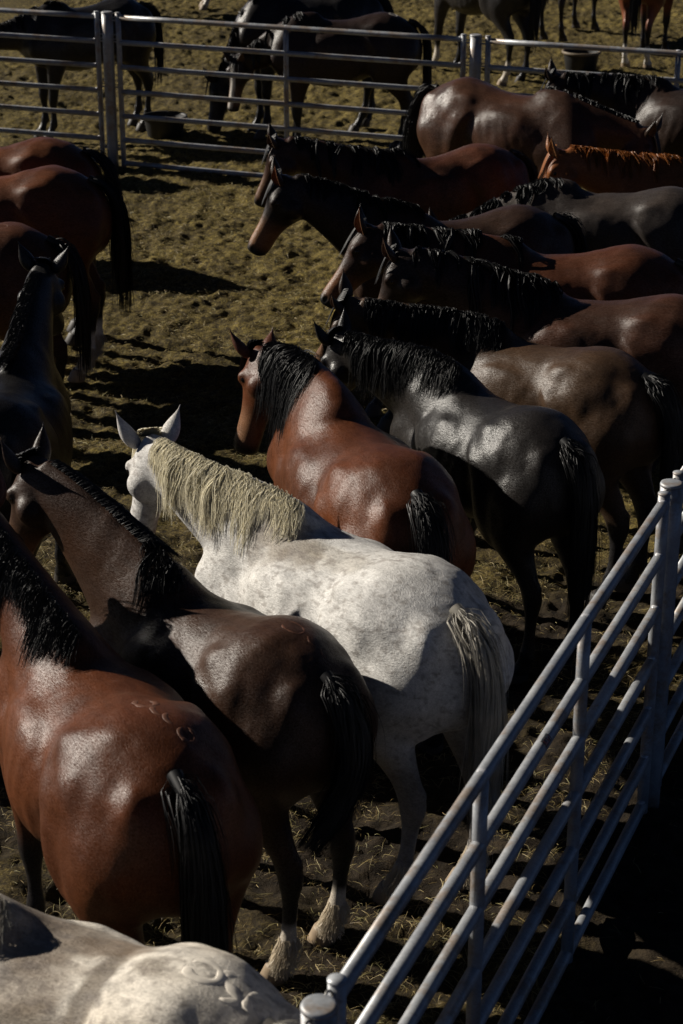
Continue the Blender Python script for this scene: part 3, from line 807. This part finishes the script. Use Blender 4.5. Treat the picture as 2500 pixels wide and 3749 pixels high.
NG, FG = 'pipe fence beside the standing row of horses', 'pipe fence across the back of the pen'
dn = (-ND).tolist()
fence_post((1.4635, 8.135), 'thick galvanised round post at the right end of the near pipe fence', NG, dn)
fence_panel((1.4135, 8.02), (-.010, 4.525), 3, 'long near pipe fence panel slanting through the lower right, orange sticker on its second rail', NG, sticker=.475, seed=1)
fence_panel((1.5155, 8.262), (2.94, 11.757), 3, 'pipe fence panel beyond the thick right post, cut by the right edge', NG, seed=2)
fence_post((-.058, 4.408), 'round capped post at the bottom edge next to the pale horse', NG, dn)
fence_panel((-.106, 4.29), (-1.53, .79), 3, 'pipe fence panel running on out of the bottom edge', NG, seed=3)
FD = np.array((.941, -.338))
A0 = np.array((-2.335, 20.985))
fence_panel(A0, A0 + FD * 3.745, 2, 'middle pipe fence panel at the back with the rubber tub behind it', FG, seed=4, rr=.0275)
fp = A0 - FD * .125; fence_post(fp, 'thick grey fence post standing left of the rubber tub', FG, FD, r=.058)
q = A0 - FD * .245; fence_panel(q - FD * 3.745, q, 2, 'back pipe fence panel in front of the dark horse at the upper left', FG, seed=5, rr=.0275)
q = A0 + FD * 3.745; fence_post(q + FD * .125, 'thick grey fence post behind the croup of the shiny brown horse', FG, FD, r=.058)
q = q + FD * .25; fence_panel(q, q + FD * 3.745, 2, 'back pipe fence panel at the upper right with a tub behind it', FG, seed=6, rr=.0275)

def tub(p, R, H, mrim, label):
    prof = [(.0, .004), (R * .72, .0), (R * .80, .015), (R * .93, H * .80), (R * .96, H * .86), (R * 1.04, H * .88), (R * 1.05, H * .96), (R * 1.02, H), (R * .96, H), (R * .92, H * .93), (R * .76, .03), (.0, .024)]
    root = bpy.data.objects.new('feed_tub', None); COL.objects.link(root); root.location = p; root['label'] = label; root['category'] = 'tub'; root['group'] = 'feed tubs behind the back fence'
    def lathe(pr, n=40):
        v = [(r * cos(2 * pi * i / n), r * sin(2 * pi * i / n), z) for r, z in pr for i in range(n)]
        f = [(j * n + i, j * n + (i + 1) % n, (j + 1) * n + (i + 1) % n, (j + 1) * n + i) for j in range(len(pr) - 1) for i in range(n)]
        return v, f
    v, f = lathe(prof[:5]); new_mesh('wall', v, f, MAT['rubber'], root)
    v, f = lathe(prof[4:10]); new_mesh('rim', v, f, MAT[mrim], root)
    v, f = lathe(prof[9:]); new_mesh('inside', v, f, MAT['rubber'], root)
tub((-2.02, 22.5, 0), .25, .24, 'rubber', 'black rubber feed tub on the ground behind the middle back fence panel')
tub((3.16, 26.5, 0), .25, .27, 'rubber_tan', 'feed tub with a tan rim behind the upper right back fence panel')

# ------------------------------------------------------------------ the horses
ROW, LEFT, BACK = 'horses standing in a row along the right side', 'horses standing at the left edge', 'horses behind the back fence'
BAY = dict(coat=(.105, .031, .010), coat2=(.05, .017, .008), points=(.014, .012, .012), finish='coat_bay', earcol=(.10, .035, .02), pale=(.24, .12, .06))
DBAY = dict(coat=(.048, .022, .012), coat2=(.028, .016, .011), points=(.012, .011, .011), finish='coat_dark', earcol=(.03, .018, .013), pale=(.16, .08, .04))
BLK = dict(coat=(.016, .0145, .014), coat2=(.022, .018, .016), points=(.011, .010, .010), finish='coat_black', earin=(.05, .04, .035))
FAR = dict(vox=.018, nmane=260, ntail=220, kseg=7, mwid=.008, twid=.009, smooth=4)
MID = dict(vox=.015, nmane=520, ntail=320, kseg=8, mwid=.006, twid=.007, smooth=5)
NEAR = dict(nmane=2200, ntail=1500, mwid=.0025, twid=.003, gather=.26)
def mk(*a, **k):
    d = {}
    for x in a: d.update(x)
    d.update(k); return d
HORSES = [
 # the row on the right, near to far
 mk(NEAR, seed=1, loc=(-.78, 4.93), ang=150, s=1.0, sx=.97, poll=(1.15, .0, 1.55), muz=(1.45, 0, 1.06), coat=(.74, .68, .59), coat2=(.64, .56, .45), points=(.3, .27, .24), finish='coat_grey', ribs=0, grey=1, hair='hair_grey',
   label='dirty cream horse with ring brands on its croup in the bottom left corner', group=ROW, brands=[('O', -.43, -.03, .055), ('S', -.52, -.03, .058), ('hex', -.615, -.05, .05)], brandw=.0085,
   patches=[((.20, .0, 1.46), (.26, .18, .25), (.17, .125, .085), .62), ((.03, -.1, 1.43), (.26, .13, .25), (.17, .12, .08), .62), ((.08, .15, 1.40), (.17, .15, .22), (.18, .13, .09), .62), ((.0, .28, 1.33), (.15, .11, .22), (.16, .12, .08), .62),
     ((-.14, .14, 1.38), (.055, .27, .3), (.11, .08, .05), .8), ((-.29, .02, 1.45), (.075, .06, .15), (.11, .08, .05), .62), ((-.10, -.08, 1.42), (.17, .07, .2), (.17, .12, .08), .62), ((-.40, .26, 1.30), (.16, .10, .12), (.34, .28, .2), .4)]),
 mk(NEAR, BAY, seed=2, loc=(-.885, 6.54), ang=116.5, wide=1.16, s=1.03, sx=1.02, poll=(1.12, .10, 1.72), muz=(1.42, .05, 1.25), neck=1.15, topline=.35,
   label='glossy reddish bay horse seen from behind at the left edge above the cream one', group=ROW, brands=[('O', -.30, -.05, .045), ('C', -.39, -.08, .045), ('C', -.45, -.10, .04), ('O', -.53, -.12, .036)], brandmat='brand_brown', brandw=.006),
 mk(NEAR, DBAY, seed=3, loc=(-.496, 7.227), ang=133, wide=1.12, s=1.0, sx=.91, poll=(1.22, .12, 1.81), muz=(1.44, .18, 1.26), neck=1.2, mlen=.27, mside=1, msplit=.36, legs=dict(hl=(-.02, .02), hr=(.05, .0)), socks=('hl', 'hr'), sockz=.30, feather=('hl', 'hr'),
   tail=[(-.70, 0, 1.385), (-.79, 0, 1.34), (-.86, -.01, 1.22), (-.885, 0, 1.08), (-.88, .05, .95), (-.87, .14, .84), (-.86, .25, .75)], tspread=.085,
   label='dark brown horse with swishing black tail and white hind socks, left of the white one', group=ROW, brands=[('O', -.40, -.05, .05), ('C', -.5, -.08, .035), ('C', -.56, -.09, .03)], brandmat='brand_brown', brandw=.0032),
 mk(NEAR, seed=4, loc=(.03, 7.82), ang=128, bend=8, wide=1.18, s=1.02, sx=1.05, poll=(1.22, .05, 1.58), muz=(1.42, .01, 1.03), coat=(.63, .615, .59), coat2=(.52, .50, .47), points=(.24, .22, .20), pz=.72, socks=('hl', 'hr'), sockz=.24, feather=('hl', 'hr'), finish='coat_grey', grey=1, hair='hair_white', neck=1.15,  # points: the shade on the legs put into their grey
   mlen=.33, wave=.22, lock=13, gather=.26, nmane=2800, tailhair='hair_grey', muzk=.55, muzcol=(.2, .19, .185), earcol=(.55, .53, .5), earin=(.32, .29, .27), earlen=.20, earout=.56, nvec=(.94, -.34, 0), legs=dict(hl=(.06, .02), hr=(-.04, 0)),  # tailhair: white tail greyed, its shade put into the hair colour
   label='white horse with a cream mane in the middle of the row', group=ROW, patches=[((.30, .15, 1.43), (.15, .13, .15), (.22, .17, .11), .6), ((.12, .15, 1.41), (.13, .09, .11), (.17, .13, .085), .65), ((-.1, .1, 1.42), (.3, .08, .1), (.35, .3, .22), .35), ((.38, .17, 1.30), (.07, .1, .1), (.25, .2, .15), .35)],
   ),
 mk(NEAR, BAY, seed=5, loc=(.094, 9.11), ang=110, wide=1.1, s=1.03, sx=1.06, poll=(1.19, .11, 1.49), muz=(1.20, .24, .91), nvec=(.93, .36, .05), mrange=(.50, .99), earout=.6, neck=1.35, mlen=.50, topline=.3, coat=(.112, .033, .0105),
   label='bright bay horse with a black mane turning its face left, behind the white one', group=ROW),
 mk(NEAR, BLK, seed=6, loc=(.80, 9.85), ang=121, s=.97, sx=.95, poll=(1.31, .25, 1.51), muz=(1.52, .24, .95), neck=1.2, mlen=.34,
   label='shiny black horse with a silvery gloss on neck and flank, right of the bright bay', group=ROW),
 mk(NEAR, DBAY, seed=7, loc=(1.13, 10.72), ang=140, s=.98, sx=1.04, poll=(1.08, .42, 1.59), muz=(1.40, .36, 1.09), neck=1.2, mlen=.32, coat=(.058, .032, .017), coat2=(.036, .02, .012),
   label='dusty dark brown horse behind the shiny black one', group=ROW),
 mk(MID, DBAY, seed=8, loc=(1.54, 11.40), ang=162, s=1.02, sx=1.04, poll=(1.17, .10, 1.66), muz=(1.36, .10, 1.12), neck=1.2, mlen=.36, coat=(.06, .024, .013), headdark=.8,
   label='brown horse with a thick black mane, fifth back from the white one', group=ROW),
 mk(MID, DBAY, seed=9, loc=(1.44, 12.42), ang=172, s=1.02, sx=1.03, poll=(1.24, .02, 1.58), muz=(1.52, .12, 1.10), neck=1.15, mlen=.34, coat=(.075, .026, .012), headdark=.7, pale=(.22, .09, .035), earin=(.22, .10, .05),
   label='reddish brown horse with its rump at the right edge, mane rippling towards a lowered nose', group=ROW),
 mk(MID, DBAY, seed=10, loc=(.84, 13.40), ang=196, s=1.0, sx=1.0, poll=(1.26, -.16, 1.78), muz=(1.50, -.24, 1.25), neck=1.15, mlen=.32, coat=(.04, .02, .012), headdark=.9, earin=(.25, .10, .05), pale=(.30, .14, .06),
   label='dark bay horse whose black head with tan muzzle hangs over open ground', group=ROW),
 mk(MID, DBAY, seed=11, loc=(1.98, 14.20), ang=165, s=.99, sx=1.05, poll=(1.25, .10, 1.12), muz=(1.42, .10, .58), mlen=.28, coat=(.040, .032, .028), coat2=(.06, .045, .036),
   label='greyish brown horse with lowered neck, its body running to the right edge', group=ROW),
 mk(MID, DBAY, seed=12, loc=(.74, 15.49), ang=203, s=.97, sx=1.02, poll=(1.26, -.28, 1.62), muz=(1.42, -.42, 1.06), mlen=.36, coat=(.08, .028, .014), headdark=.6,
   label='bay horse with a long black mane standing nearest the back fence, face to the camera', group=ROW),
 mk(MID, BAY, seed=13, loc=(2.85, 14.98), ang=178, s=1.0, poll=(1.22, 0, 1.55), muz=(1.42, .05, 1.03), coat=(.20, .07, .022), coat2=(.17, .06, .02), points=(.16, .055, .02), hair='hair_chestnut', mlen=.30, earcol=(.24, .09, .03), earin=(.35, .17, .07),
   label='chestnut horse with an orange mane at the right edge', group=ROW),
 mk(MID, DBAY, seed=14, loc=(1.46, 17.3), ang=-38, s=1.07, sx=1.03, poll=(1.15, .22, 1.26), muz=(1.28, .26, .70), mside=1, coat=(.06, .026, .014), tspread=.13, finish='coat_black',
   tail=[(-.70, 0, 1.385), (-.80, 0, 1.37), (-.88, 0, 1.27), (-.93, 0, 1.08), (-.95, 0, .85), (-.955, 0, .62), (-.95, .0, .40)], mlen=.2,
   label='shiny brown horse facing right with a black tail, in front of the back fence', group=ROW),
 mk(MID, BLK, seed=15, loc=(3.15, 17.80), ang=148, s=1.02, poll=(1.24, .28, 1.49), muz=(1.48, .27, .98), mlen=.3, finish='coat_dark', coat=(.03, .017, .012),
   label='black horse at the upper right edge in front of the back fence', group=ROW),
 # the group at the left edge
 mk(MID, BAY, seed=16, loc=(-2.72, 15.12), ang=184, s=1.07, poll=(1.15, 0, 1.5), muz=(1.4, 0, 1.0), coat=(.13, .044, .016),
   label='bay horse at the left edge nearest the back fence', group=LEFT),
 mk(MID, BAY, seed=17, loc=(-2.56, 14.22), ang=186, s=1.06, poll=(1.15, 0, 1.5), muz=(1.4, 0, 1.0), coat=(.12, .04, .015), socks=('hl', 'hr'), sockz=.36, feather=('hl', 'hr'), sockcol=(.62, .58, .52), legs=dict(hl=(.02, .0), hr=(-.05, 0)),
   label='bay horse at the left edge with a long black tail and white hind socks', group=LEFT),
 mk(MID, BAY, seed=18, loc=(-2.64, 13.05), ang=172, s=1.0, poll=(1.15, 0, 1.5), muz=(1.4, 0, 1.0), coat=(.08, .03, .013), brands=[('O', -.36, .03, .05)], brandmat='brand_brown', brandw=.0032,
   label='brown horse at the left edge behind the ears of the black one', group=LEFT),
 mk(NEAR, BLK, seed=19, loc=(-1.80, 9.98), ang=88, s=1.0, poll=(1.02, -.05, 1.80), muz=(1.38, -.05, 1.36), nvec=(1, -.1, .3), earout=.55, mside=1, mlen=.16, neck=1.1, coat=(.009, .008, .008), coat2=(.010, .009, .008),
   label='black horse seen from behind at the left edge with pricked ears', group=LEFT),
 # unseen horses added outside the left edge to cast shadows into the picture
 mk(MID, DBAY, seed=31, loc=(-3.15, 9.7), ang=96, s=1.0, poll=(1.15, .03, 1.70), muz=(1.5, .10, 1.25), label='brown horse just outside the left edge beside the black one', group=LEFT),
 mk(FAR, DBAY, seed=32, loc=(-4.05, 17.75), ang=176, s=1.0, poll=(1.15, .03, 1.40), muz=(1.5, .10, .95), label='brown horse just outside the left edge near the back fence', group=LEFT),
 mk(FAR, DBAY, seed=33, loc=(-4.75, 21.1), ang=178, s=1.0, poll=(1.15, .03, 1.20), muz=(1.5, .10, .75), label='brown horse outside the left edge close by the back fence rails', group=LEFT),
 # beyond the back fence
 mk(FAR, BLK, seed=20, loc=(-2.86, 22.65), ang=213, s=1.0, poll=(1.20, -.20, 1.25), muz=(1.45, -.35, .80), legs=dict(fl=(.05, 0), hr=(-.05, 0)),
   label='black horse behind the back fence in the upper left corner', group=BACK),
 mk(FAR, DBAY, seed=21, loc=(.03, 21.62), ang=184, s=1.02, poll=(1.16, .02, 1.05), muz=(1.24, .08, .46), blaze=1, nvec=(.5, .75, .3), coat=(.022, .012, .009), brands=[('O', -.5, .03, .05)],
   label='dark bay horse with a white blaze lowering its head behind the back fence', group=BACK),
 mk(FAR, BLK, seed=22, loc=(-.36, 22.72), ang=196, s=1.08, poll=(1.06, .0, .64), muz=(1.14, .04, .06), legs=dict(hl=(.12, 0), hr=(-.1, 0)),
   label='black horse eating from the ground behind the one with the blaze', group=BACK),
 mk(FAR, BLK, seed=23, loc=(1.78, 26.0), ang=130, s=1.08, poll=(1.1, 0, 1.75), muz=(1.4, 0, 1.3), socks=('hl', 'fl'), coat=(.03, .028, .028), legs=dict(fl=(.1, 0)),
   label='dark grey horse cut by the top edge above the fence post', group=BACK),
 mk(FAR, BLK, seed=24, loc=(3.30, 29.3), ang=60, s=1.0, poll=(1.1, 0, 1.7), muz=(1.4, 0, 1.25),
   label='dark horse at the top edge of which only the legs show', group=BACK),
 mk(FAR, BAY, seed=25, loc=(4.12, 27.25), ang=70, s=1.0, poll=(1.1, 0, 1.7), muz=(1.4, 0, 1.25), coat=(.22, .07, .03), socks=('hl', 'hr'), sockcol=(.6, .56, .5),
   label='chestnut coloured horse with dark legs at the top right edge', group=BACK),
 mk(FAR, BLK, seed=26, loc=(-2.72, 31.6), ang=185, s=1.0, poll=(1.1, 0, 1.2), muz=(1.4, 0, .7), socks=('hl', 'fl', 'hr'), sockz=.4,
   label='dark horse with a white sock cut off by the top edge', group=BACK),
]
import os
_only = os.environ.get('ONLY')
for P in HORSES:
    if _only and str(P['seed']) not in _only.split(','): continue
    build_horse(P)
